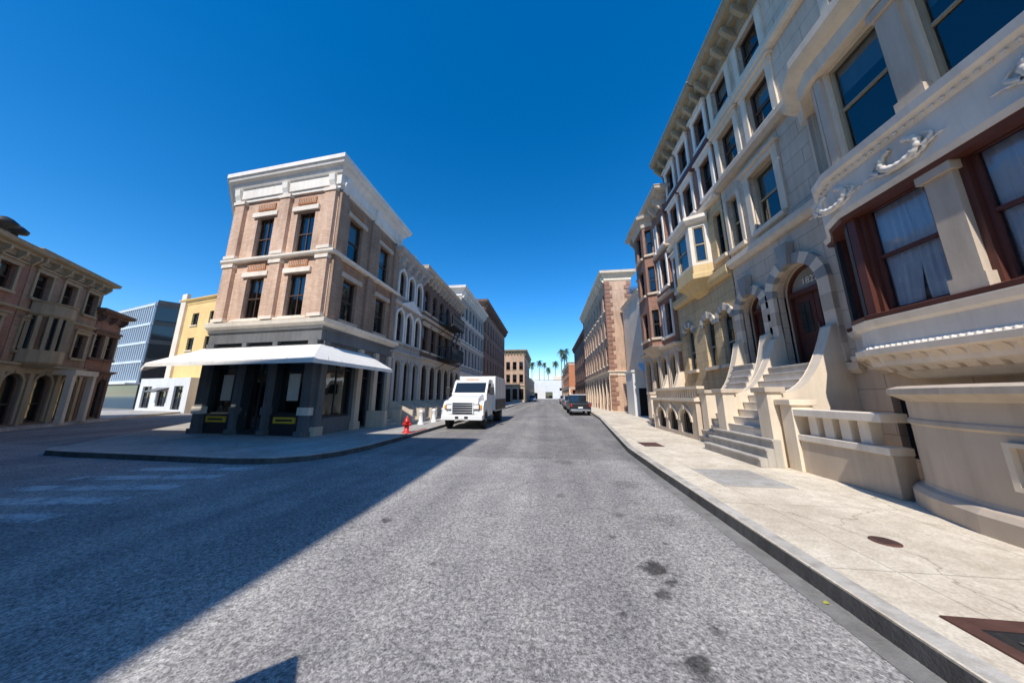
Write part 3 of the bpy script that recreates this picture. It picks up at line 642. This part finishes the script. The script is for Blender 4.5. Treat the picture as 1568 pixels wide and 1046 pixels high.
def wreath(y,x,z):
    tube('wreath','creamlt',[(x-.045,y+.26*math.cos(a),z+.19*math.sin(a)) for a in [math.radians(110+320*i/40) for i in range(41)]],lambda t:.04+.026*math.sin(math.pi*t)+.009*math.sin(t*75))
    for sg in (-1,1):
        tube('wreath_ribbon','creamlt',[(x-.035,y+sg*(.06+.52*t),z-.20-.03*math.sin(t*6)+.10*t) for t in [i/16 for i in range(17)]],lambda t:.042*(1-t*.8)+.01*math.sin(t*30))
        tube('wreath_ribbon','creamlt',[(x-.035,y+sg*(.30+.12*math.sin(t*3)),z-.12+.22*t) for t in [i/12 for i in range(13)]],lambda t:.04*(1-t*.8)+.004)
wreath(5.0,6.15,5.8); wreath(3.4,6.15,5.8); wreath(6.2,6.17,5.8)
root=b.done()
for o in nums:
    if o: o.parent=root; o.location=Vector(o.location)-root.location
# section 2 : tan / brick
b=B('tan_brick_rowhouse')
Y1,Y0=15.6,10.95; b.fr((XF,Y1),(XF,Y0)); U=lambda y:Y1-y
ops=[W(y,.72,2.9,5.0,arch=True,sill='cream',fm='bluegrey') for y in (11.7,12.9,14.6)]
b.wall('tanstone',0,6.6,ops)
for y in (11.7,12.9,14.6): b.arcring('arch_stones',['bluegrey','cream'],U(y),5.0-.36,.36,.6,-.03,.08,9)
ops=[]
for y in (11.6,13.2,14.7):
    ops.append(W(y,.8,10.1,11.75,sill='whitetrim',hood='whitetrim',sur='whitetrim',surw=.16)); ops.append(W(y,.8,12.55,14.0,sill='whitetrim',sur='whitetrim',surw=.16,hood='whitetrim'))
ops.append(W(15.0,.7,7.1,9.0,sill='whitetrim',sur='whitetrim',hood='whitetrim')); ops.append(W(11.35,.5,7.1,9.0,sill='cream'))
b.wall('red_brick',9.55,15.0,[o for o in ops if o['zb']>9.5]); b.wall('tanstone',6.6,9.55,[o for o in ops if o['zb']<9.5])
for z in (9.5,12.0): b.sweep('belt_course','mahogany' if z>11 else 'cream',[(XF,Y1),(XF,Y0)],[(-.02,z),(.12,z),(.2,z+.1),(.2,z+.25),(-.02,z+.25)])
b.sweep('belt_course','yellowtan',[(XF,Y1),(XF,Y0)],[(-.02,6.2),(.12,6.2),(.2,6.35),(.2,6.6),(-.02,6.6)])
b.fr((XF+9,Y1),(XF,Y1)).wall('red_brick',0,15)
op=[(XF,14.1),(6.35,13.8),(6.35,12.3),(XF,12.0)]
b.sweep('oriel','yellowtan',op,[(-.7,6.0),(-.35,6.2),(-.1,6.5),(.06,6.6),(.06,6.8),(0,6.85),(0,7.2),(-.1,7.2)])
for a,c in zip(op,op[1:]):
    b.fr(a,c); b.wall('creamlt',7.2,9.2,[O(b.L/2,b.L*.6,7.3,8.95,sill=None,fm='olive',dep=.08,blind=.9)],k='oriel')
b.sweep('oriel','creamlt',op,[(-.1,9.1),(.1,9.1),(.22,9.25),(.22,9.4),(-.7,9.5)])
b.fr((XF,Y1),(XF,Y0)); cornice(b,'olive',[(XF,Y1),(XF,Y0)],15.2,.95,.62); modillions(b,'olive',.2,b.L-.2,14.2,14.75,0,.5,.6,.13)
b.prism_z('roof','roof',[(XF,Y1),(XF,Y0),(XF+9,Y0),(XF+9,Y1)],14.6,14.7)
b.done()
# building B
g=gen('brown_brick_rowhouse',[(16,15.65),(16,20.7),(6.85,20.7),(6.85,15.65)],13.4,'red_brick','greige',{2:4,1:3},[(5.0,6.9,False),(7.8,9.6,False),(10.3,11.9,False)],(.9,.55),'tanstone','arch',4.4,.8,sill='whitetrim',sur='whitetrim',quoin=None,belts=((7.2,.2,.15),(9.9,.15,.15)))
bo=[(6.85,19.6),(6.3,19.3),(6.3,17.6),(6.85,17.3)]
for a,c in zip(bo,bo[1:]):
    g.fr(a,c); g.wall('red_brick',4.6,12.6,[O(g.L/2,g.L*.6 if g.L<1 else .85,z,z+1.7,sill='greige') for z in (5.1,7.9,10.4)],k='bay')
cornice(g,'greige',bo,13.0,.7,.35); g.sweep('bay_base','greige',bo,[(-.6,3.9),(0,4.5),(.08,4.6),(-.1,4.65)]); g.done()
b=B('cream_stage_building'); fp=[(8.2,25),(20,25),(20,30.5),(8.2,30.5)]
for i in range(4): b.fr(fp[i],fp[(i+1)%4]); b.wall('tan_brick' if i==0 else 'cream',0,10.8,[O(3.5,1.2,.2,4.0,sill=None,rail=0,blind=0)] if i==0 else [])
b.prism_z('roof','roof',fp,10.6,10.7); cornice(b,'cream',fp,10.9,.4,.2,True)
b.fr(fp[0],fp[1]); b.box('rooftop_unit','stucco_white',1.0,3.2,-3,-1,10.7,13.2); b.box('rooftop_unit','stucco_white',1.2,3.0,-2.8,-1.2,13.2,13.3)
b.box('rooftop_duct','chrome',-.3,1.0,-2.0,-1.4,11.2,11.8); b.lathe('rooftop_pipe','chrome',(8.9,26.6,10.7),[(.12,0),(.12,3.2),(.2,3.25),(.2,3.45),(.02,3.5)],10)
b.prism_u('white_canopy','stucco_white',[(0,4.2),(0,4.4),(1.2,3.6),(1.2,3.4)],-.6,3); b.box('black_panel','car_black',.3,1.8,.02,.06,.2,6.5); b.done()
b=B('white_stage_wall'); b.fr((6.9,24.2),(8.4,24.2)); b.box('body','stucco_white',0,1.5,-2,0,.146,3.6); b.box('cap','stucco_white',-.1,1.6,-2.1,.1,3.6,3.75); b.box('door','car_black',.4,1.1,0,.03,.15,2.3); b.done()
g=gen('quoined_brick_building',[(6.6,31),(9.4,31),(9.4,50),(6.6,50)],15.2,'tan_brick','cream',{3:9},[(5,7,False),(8,10,False),(11,13,False)],(1.0,.55),'tan_brick','shop',4.2,.9,quoin='red_brick')
g.fr((6.6,31),(9.4,31)); 
z=.3;q=0
while z<14: l=.75 if q%2 else .5; g.box('quoins','red_brick',0,l,-.02,.07,z,z+.42); g.box('quoins','red_brick',2.8-l,2.8,-.02,.07,z,z+.42); z+=.48;q+=1
g.done()
gen('dark_brick_building',[(7.2,50.2),(18,50.2),(18,75),(7.2,75)],13.5,'dark_brick','brown_brick',{3:9},[(5,7,False),(8,10,False)],(.9,.5),None,'shop',4.2,1).done()
gen('orange_building',[(6.8,90),(20,90),(20,125),(6.8,125)],12,'orange_wall','cream',{3:7,0:2},[(5,7,False),(8,10,False)],(.8,.4),None,'shop',4.2,1.2,brk=False).done()
b=B('white_studio_building'); fp=[(-26,165),(16,165),(16,190),(-26,190)]
b.fr(fp[0],fp[1]); b.wall('stucco_white',0,10.5,[O(19,3,.2,3.2,sill=None,rail=0,blind=0),O(27,4,.2,3.8,sill=None,rail=0,blind=0),O(34,2,4.5,6,sill=None,rail=0,blind=0)])
for i in (1,2,3): b.fr(fp[i],fp[(i+1)%4]).wall('stucco_white',0,10.5)
b.prism_z('roof','roof',fp,10.4,10.65); b.fr(fp[0],fp[1]); b.box('upper_block','cream',30,38,-12,-2,10.5,13); b.box('brick_bay','orange_wall',12,17,0,3,0,7); b.done()
gen('tan_studio_building',[(-22,135),(-7,135),(-7,160),(-22,160)],8.5,'stucco_tan','cream',{0:4,1:5},[(4.6,6.4,False)],(.4,.2),None,'shop',3.8,1.4,brk=False).done()
# ---------------------------------------------------------------- STOOPS right
def stoop(y0,y1,ztop,xs,nwide,name):
    b=B(name,.012); n=round((ztop-.146)/.19); rise=(ztop-.146)/n; tr=(XF-.02-.55-xs)/(n-1)
    for i in range(n):
        x0=xs+i*tr; x1=xs+(i+1)*tr
        a,c=(y0-.45,y1+.45) if i<nwide else (y0,y1)
        m='graystep' if i<nwide else 'creamlt'
        if i>=n-1: m='graystep'; x1=XF-.01
        zt=.146+rise*(i+1); b.prism_z('step',m,[(x0,a),(x1,a),(x1,c),(x0,c)],.146,zt)
        b.prism_z('nosing','graystep',[(x0-.025,a-.003),(x0+.04,a-.003),(x0+.04,c+.003),(x0-.025,c+.003)],zt-.045,zt+.004)
    for ya in (y0-.3,y1+.01):
        xe=xs+nwide*tr+.25
        pts=[(XF-.01,.146),(XF-.01,ztop+.95)]
        for i in range(13):
            t=i/12; pts.append((XF-.25-(XF-.25-xe)*t, 1.75+(ztop+.85-1.75)*(1-t)**2.4))
        pts+=[(xe,.146)]
        v=[(x,ya,z) for x,z in pts]+[(x,ya+.28,z) for x,z in pts]; m=len(pts)
        b.add('cheek_wall','cream',v,[tuple(range(m)),tuple(range(2*m-1,m-1,-1))]+[(i,(i+1)%m,(i+1)%m+m,i+m) for i in range(m)])
        b.prism_z('newel','cream',[(xe-.32,ya-.05),(xe-.003,ya-.05),(xe-.003,ya+.33),(xe-.32,ya+.33)],.146,1.78)
        b.prism_z('newel_cap','greige',[(xe-.38,ya-.11),(xe+.05,ya-.11),(xe+.05,ya+.39),(xe-.38,ya+.39)],1.78,1.9)
    b.done()
stoop(7.75,9.15,2.5,4.65,3,'entry_stoop')
stoop(9.75,10.75,2.7,5.3,2,'entry_stoop')
stoop(15.9,17.0,2.0,5.6,2,'entry_stoop')
b=B('arcaded_area_wall'); b.fr((5.3,15.4),(5.3,11.2))
b.wall('greige',.146,1.5,[O(u,.9,.3,1.2,arch=True,nowin=True,dep=.15) for u in (.9,2.1,3.3)])
for u in (.9,2.1,3.3):
    b.arcring('arch_trim',['cream'],u,.75,.45,.55,-.02,.05)
    for q in range(7): b.box('grille','iron',u-.39+q*.13,u-.37+q*.13,-.14,-.12,.3,1.15)
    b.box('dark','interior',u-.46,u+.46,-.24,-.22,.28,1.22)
b.box('body','greige',0,b.L,-.4,-.25,.146,1.5)
b.box('end','greige',-.02,0,-.4,.02,.146,1.5); b.box('end','greige',b.L,b.L+.02,-.4,.02,.146,1.5)
b.box('coping','cream',-.1,b.L+.1,-.5,.1,1.5,1.62)
for u in [.15+.18*i for i in range(22)]: b.box('baluster','cream',u-.045,u+.045,-.25,-.13,1.62,1.95)
b.box('rail','cream',-.05,b.L+.05,-.32,-.06,1.95,2.05); b.done()
b=B('stone_balustrade',.01); b.fr((5.3,7.0),(5.3,5.35))
b.box('plinth','greige',0,b.L,-.3,0,.146,.78); b.box('rail_low','creamlt',0,b.L,-.32,.03,.78,.90); b.box('rail_top','creamlt',-.05,b.L,-.34,.05,1.28,1.42)
for u in (.3,.62,.94,1.26): b.box('baluster','creamlt',u-.09,u+.09,-.24,-.05,.90,1.28)
b.box('post','cream',-.32,-.003,-.36,.06,.146,1.5); b.box('post_cap','cream',-.38,.05,-.42,.12,1.5,1.62); b.done()
b=B('stone_planter_wall'); pp=[(6.4,5.45),(5.85,5.4),(5.6,5.3),(5.4,5.1),(5.2,4.75),(5.02,4.2),(4.95,3.4),(4.95,-2),(6.4,-2)]
b.sweep('wall','greige',pp,[(.0,.146),(.13,.146),(.13,.36),(.08,.42),(.02,.45),(0,.5),(0,1.28),(.03,1.31),(.02,1.36),(.0,1.38),(.0,1.62),(.06,1.66),(.16,1.72),(.16,1.80),(.05,1.84),(-.3,1.84)],True)
b.prism_z('top','greige',pp,1.75,1.835)
for a,c in ((3.9,2.9),(2.7,1.4)): 
    b.fr((4.95,a),(4.95,c)); b.box('panel_frame','cream',0,b.L,-.06,.025,1.15,1.2); b.box('panel_frame','cream',0,b.L,-.06,.025,.7,.75); b.box('panel_frame','cream',0,.05,-.06,.025,.75,1.15); b.box('panel_frame','cream',b.L-.05,b.L,-.06,.025,.75,1.15)
b.done()
# pavement fittings
b=B('pavement_access_hatch',.004); b.prism_z('frame','graystep',[(3.05,5.75),(4.2,5.75),(4.2,7.0),(3.05,7.0)],.146,.156); b.prism_z('lid','sidewalk_l',[(3.12,5.82),(4.13,5.82),(4.13,6.93),(3.12,6.93)],.156,.161); b.done()
b=B('pavement_access_hatch',.004); b.prism_z('lid','rust',[(3.0,9.8),(3.6,9.8),(3.6,10.6),(3.0,10.6)],.146,.154); b.done()
b=B('drain_cover'); b.lathe('ring','rust',(3.6,3.9,.146),[(.12,0),(.12,.008),(.1,.01)],20); 
for i in range(5): b.prism_z('slot','interior',[(3.53,3.84+i*.03),(3.67,3.84+i*.03),(3.67,3.85+i*.03),(3.53,3.85+i*.03)],.156,.158)
b.done()
b=B('vault_light_grate'); x0,x1,y0,y1=2.75,4.2,1.75,2.72
b.prism_z('glass_panel','carglass',[(x0+.1,y0+.1),(x1-.1,y0+.1),(x1-.1,y1-.1),(x0+.1,y1-.1)],.146,.150)
for q in ([(x0,y0),(x1,y0),(x1,y0+.1),(x0,y0+.1)],[(x0,y1-.1),(x1,y1-.1),(x1,y1),(x0,y1)],[(x0,y0+.1),(x0+.1,y0+.1),(x0+.1,y1-.1),(x0,y1-.1)],[(x1-.1,y0+.1),(x1,y0+.1),(x1,y1-.1),(x1-.1,y1-.1)]): b.prism_z('frame','rust',q,.146,.16)
b.prism_z('bar','chrome',[(x0+.2,y1-.26),(x1-.2,y1-.26),(x1-.2,y1-.2),(x0+.2,y1-.2)],.150,.156); b.done()
b=B('manhole_cover'); b.lathe('lid','iron',(-11.8,4.6,0),[(.36,.003),(.36,.008),(.3,.009)],24); b.done()
b=B('fallen_leaf'); b.add('leaf','leaf',[(2.24,3.02,.008),(2.265,3.0,.02),(2.285,3.02,.01),(2.275,3.045,.02),(2.25,3.045,.008)],[(0,1,2,3,4)]); b.done()
# ---------------------------------------------------------------- hydrant
b=B('fire_hydrant'); hx,hy=-6.05,12.1
b.lathe('barrel','red',(hx,hy,.146),[(.17,0),(.17,.05),(.10,.07),(.10,.42),(.13,.44),(.13,.48),(.115,.5),(.10,.56),(.06,.63),(.03,.65),(.03,.7),(.01,.71)],16)
for ax,s in (('x',1),('x',-1),('y',-1)): b.lathe('nozzle','red',(hx,hy,.50),[(.055,0),(.055,.13*s),(.07,.13*s),(.07,.17*s),(.03,.18*s),(.03,.2*s)],12,ax)
b.done()
# ---------------------------------------------------------------- vehicles
def wheel(b,x,y,r,w,out):
    b.lathe('tyre','rubber',(x,y,r),[(r*.62,-w/2),(r*.93,-w/2),(r,-w/2+.04),(r,w/2-.04),(r*.93,w/2),(r*.62,w/2)],24,'x')
    b.lathe('rim','chrome',(x+out*(w/2-.03),y,r),[(r*.62,0),(r*.55,-.03*out),(r*.2,-.02*out),(r*.18,.03*out),(.02,.035*out)],16,'x')
def truck(cx,y0,name):
    b=B(name,.035); b.fr((cx-1,y0),(cx+1,y0))
    def pr(k,m,yz,x0,x1): b.prism_u(k,m,[(-y,z) for y,z in yz],x0+1,x1+1)
    pr('hood','white_paint',[(.12,.75),(.05,1.30),(.15,1.52),(.6,1.66),(1.25,1.78),(1.25,.75)],-.80,.80)
    pr('cab','white_paint',[(1.25,.6),(1.25,1.80),(1.75,2.50),(1.95,2.60),(2.95,2.62),(2.95,.6)],-1.0,1.0)
    b.prism_u('windshield','carglass',[(-1.31,1.86),(-1.72,2.44),(-1.70,2.45),(-1.29,1.88)],.12,1.88)
    for s in (-1,1):
        xs=sorted((s*.80,s*1.08)); 
        arc=[(.12,.55)]+[(.12,1.15),(.3,1.38),(.7,1.46),(1.2,1.42),(1.5,1.2),(1.55,.6)]+[(.85+.52*math.cos(a),.48+.54*math.sin(a)) for a in [math.pi*i/8 for i in range(1,8)]]+[(.3,.55)]
        pr('fender','white_paint',arc,xs[0],xs[1])
        xo=s*1.003; xs=sorted((xo,xo+s*.012)); pr('side_window','carglass',[(1.5,1.85),(1.85,2.4),(2.5,2.42),(2.5,1.85)],*xs)
        xs=sorted((s*.52,s*.86)); b.box('headlight','lamp',xs[0]+1,xs[1]+1,-.12,.0,1.02,1.24); xs=sorted((s*.87,s*1.0)); b.box('indicator','amber',xs[0]+1,xs[1]+1,-.2,-.05,1.02,1.24)
        xs=sorted((s*.48,s*.9)); b.box('headlight_bezel','darkframe',xs[0]+1,xs[1]+1,-.14,-.02,.98,1.28)
        xs=sorted((s*1.14,s*1.38)); b.box('mirror','darkframe',xs[0]+1,xs[1]+1,-1.38,-1.26,1.75,2.2); xs=sorted((s*1.0,s*1.16)); b.box('mirror_arm','darkframe',xs[0]+1,xs[1]+1,-1.36,-1.32,2.05,2.09); b.box('mirror_arm','darkframe',xs[0]+1,xs[1]+1,-1.36,-1.32,1.8,1.84)
        wheel(b,cx+s*.93,y0+.85,.46,.26,s)
        wheel(b,cx+s*.9,y0+5.4,.46,.5,s)
        xs=sorted((s*1.0,s*1.12)); b.box('running_board','darkframe',xs[0]+1,xs[1]+1,-2.9,-1.6,.5,.58)
    b.box('grille','darkframe',.48,1.52,-.06,.0,.80,1.36)
    for z in (.86,.98,1.10,1.22,1.33): b.box('grille_bar','chrome',.46,1.54,-.04,.03,z,z+.035)
    b.box('grille_surround','white_paint',.42,.48,-.1,.04,.78,1.40); b.box('grille_surround','white_paint',1.52,1.58,-.1,.04,.78,1.40)
    b.box('bumper','white_paint',-.08,2.08,-.15,.14,.48,.74); b.box('bumper_vent','darkframe',.65,1.35,.1,.145,.53,.69); b.box('plate','lamp',.85,1.15,.145,.155,.55,.67)
    b.box('roof_lights','amber',.6,1.4,-2.0,-1.88,2.62,2.67)
    b.box('chassis','darkframe',.4,1.6,-7.2,-.3,.45,.75)
    pr('box_body','white_paint',[(3.1,.8),(3.1,2.9),(7.4,2.9),(7.4,.8)],-1.15,1.15)
    for q in range(7): y=3.3+q*.62; b.box('box_rib','chrome',2.148,2.17,-y-.03,-y,.85,2.85); b.box('box_rib','chrome',-.17,-.148,-y-.03,-y,.85,2.85)
    b.box('side_lockers','darkframe',2.153,2.2,-7.2,-3.2,.82,1.5)
    b.done()
truck(-4.35,14.6,'box_truck')
def car(cx,y0,name,paint,kind='sedan',away=True,w=1.8):
    b=B(name,.05); h=w/2
    if kind=='suv': body=[(0,.45),(0,.95),(.15,1.05),(1.1,1.12),(1.2,1.14),(4.5,1.12),(4.6,.9),(4.6,.45)]; cab=[(1.1,1.1),(1.7,1.65),(2.0,1.72),(4.1,1.7),(4.5,1.1)]
    elif kind=='pickup': body=[(0,.5),(0,1.05),(1.9,1.08),(1.95,1.15),(5.3,1.1),(5.4,.9),(5.4,.5)]; cab=[(2.0,1.1),(2.1,1.75),(3.4,1.8),(4.0,1.12)]
    else: body=[(0,.35),(0,.8),(.2,.9),(1.1,.95),(3.6,.98),(4.4,.85),(4.5,.6),(4.5,.35)]; cab=[(.9,.93),(1.5,1.38),(2.6,1.42),(3.4,.95)]
    def pr(k,m,yz,x0,x1): 
        v=[(cx+x0,y0+y,z) for y,z in yz]+[(cx+x1,y0+y,z) for y,z in yz]; m2=len(yz)
        b.add(k,m,v,[tuple(range(m2)),tuple(range(2*m2-1,m2-1,-1))]+[(i,(i+1)%m2,(i+1)%m2+m2,i+m2) for i in range(m2)])
    pr('body',paint,body,-h,h); pr('cabin_glass','carglass',cab,-h+.12,h-.12)
    top=max(z for y,z in cab); ys=[y for y,z in cab if z>top-.12]; pr('roof','white_paint' if kind=='pickup' else paint,[(min(ys)-.05,top-.02),(min(ys),top+.03),(max(ys),top+.03),(max(ys)+.05,top-.02)],-h+.14,h-.14)
    L=body[-1][0]
    for s in (-1,1):
        for y in (.85,L-.9): wheel(b,cx+s*(h-.1),y0+y,.34,.22,s)
        pr('lamps','red' if away else 'lamp',[(-.02,body[1][1]-.28),(-.02,body[1][1]-.08),(.1,body[1][1]-.08),(.1,body[1][1]-.28)],*sorted((s*(h-.18),s*(h-.05))))
    pr('bumper','chrome' if kind=='pickup' else 'darkframe',[(-.1,.38),(-.1,.55),(.05,.55),(.05,.38)],-h+.03,h-.03)
    pr('plate','lamp',[(-.045,.62),(-.045,.74),(.0,.74),(.0,.62)],-.2,.2)
    b.done()
car(2.85,26,'pickup_truck','car_black','pickup')
car(3.0,36,'suv_car','car_grey','suv'); car(3.4,47,'sedan_car','car_black'); car(3.5,60,'suv_car','car_grey','suv')
car(-4.3,82,'suv_car','car_blue','suv',False)
# ---------------------------------------------------------------- palms
def palm(x,y,h):
    b=B('palm_tree'); b.lathe('trunk','palmtrunk',(x,y,0),[(.4,0),(.3,h*.3),(.24,h*.7),(.3,h-.3),(.1,h)],8)
    vs=[];fs=[]
    for k in range(54):
        a=random.random()*6.283; el=random.uniform(-1.1,1.3); L=random.uniform(2.1,3.3); nseg=6; prev=None
        for i in range(nseg+1):
            t=i/nseg; r=L*t*math.cos(el*(1-.3*t)); z=h+L*t*math.sin(el)-1.6*t*t
            p=Vector((x+r*math.cos(a),y+r*math.sin(a),z)); wd=.3*math.sin(math.pi*(.12+.85*t))
            if prev is not None:
                for sg in (-1,1):
                    for q in (0,.5):
                        p0=prev.lerp(p,q); p1=prev.lerp(p,q+.32); side=Vector((-math.sin(a),math.cos(a),-.35))*sg*(wd+.12)+ (p-prev)*.4
                        o=len(vs); vs+= [p0,p1,p1+side,p0+side*.9]; fs.append((o,o+1,o+2,o+3))
            prev=p
    b.add('fronds','palmleaf',vs,fs); b.done()
for x,y,h in ((-9,175,21),(-5,192,24),(1,200,20),(-13,200,23),(5,172,21),(8.5,165,27),(10.5,170,25),(13.5,195,32),(-17,210,26),(-2,215,25)): palm(x,y,h)
# ---------------------------------------------------------------- world, sun, camera
w=bpy.data.worlds.new('World'); S.world=w; w.use_nodes=True; n=w.node_tree
bg=n.nodes['Background']; sk=n.nodes.new('ShaderNodeTexSky'); sk.sky_type='NISHITA'; sk.sun_disc=False
EL,AZ=47,9
sk.sun_elevation=R(EL); sk.sun_rotation=R(180+AZ); sk.air_density=1.0; sk.dust_density=.1; sk.ozone_density=4.0; sk.altitude=600
hs=n.nodes.new('ShaderNodeHueSaturation'); hs.inputs['Saturation'].default_value=1.36; hs.inputs['Value'].default_value=1.45; n.links.new(sk.outputs[0],hs.inputs['Color'])
n.links.new(hs.outputs[0],bg.inputs[0]); bg.inputs[1].default_value=.145
l=bpy.data.lights.new('sun','SUN'); l.energy=5; l.angle=R(.5); l.color=(1,.94,.86); so=bpy.data.objects.new('sun',l); S.collection.objects.link(so)
d=Vector((math.sin(R(AZ))*math.cos(R(EL)),math.cos(R(AZ))*math.cos(R(EL)),-math.sin(R(EL)))); so.rotation_euler=d.to_track_quat('-Z','Y').to_euler(); so.location=(-5,-20,30)
cam=bpy.data.cameras.new('camera'); cam.sensor_width=36; cam.lens=10.0; cam.clip_end=2000; cam.clip_start=.05; co=bpy.data.objects.new('camera',cam); S.collection.objects.link(co)
co.location=(0,0,1.7); co.rotation_euler=(R(90+10.8),0,R(6.95)); S.camera=co
S.view_settings.view_transform='Standard'; S.view_settings.look='None'; S.view_settings.exposure=0
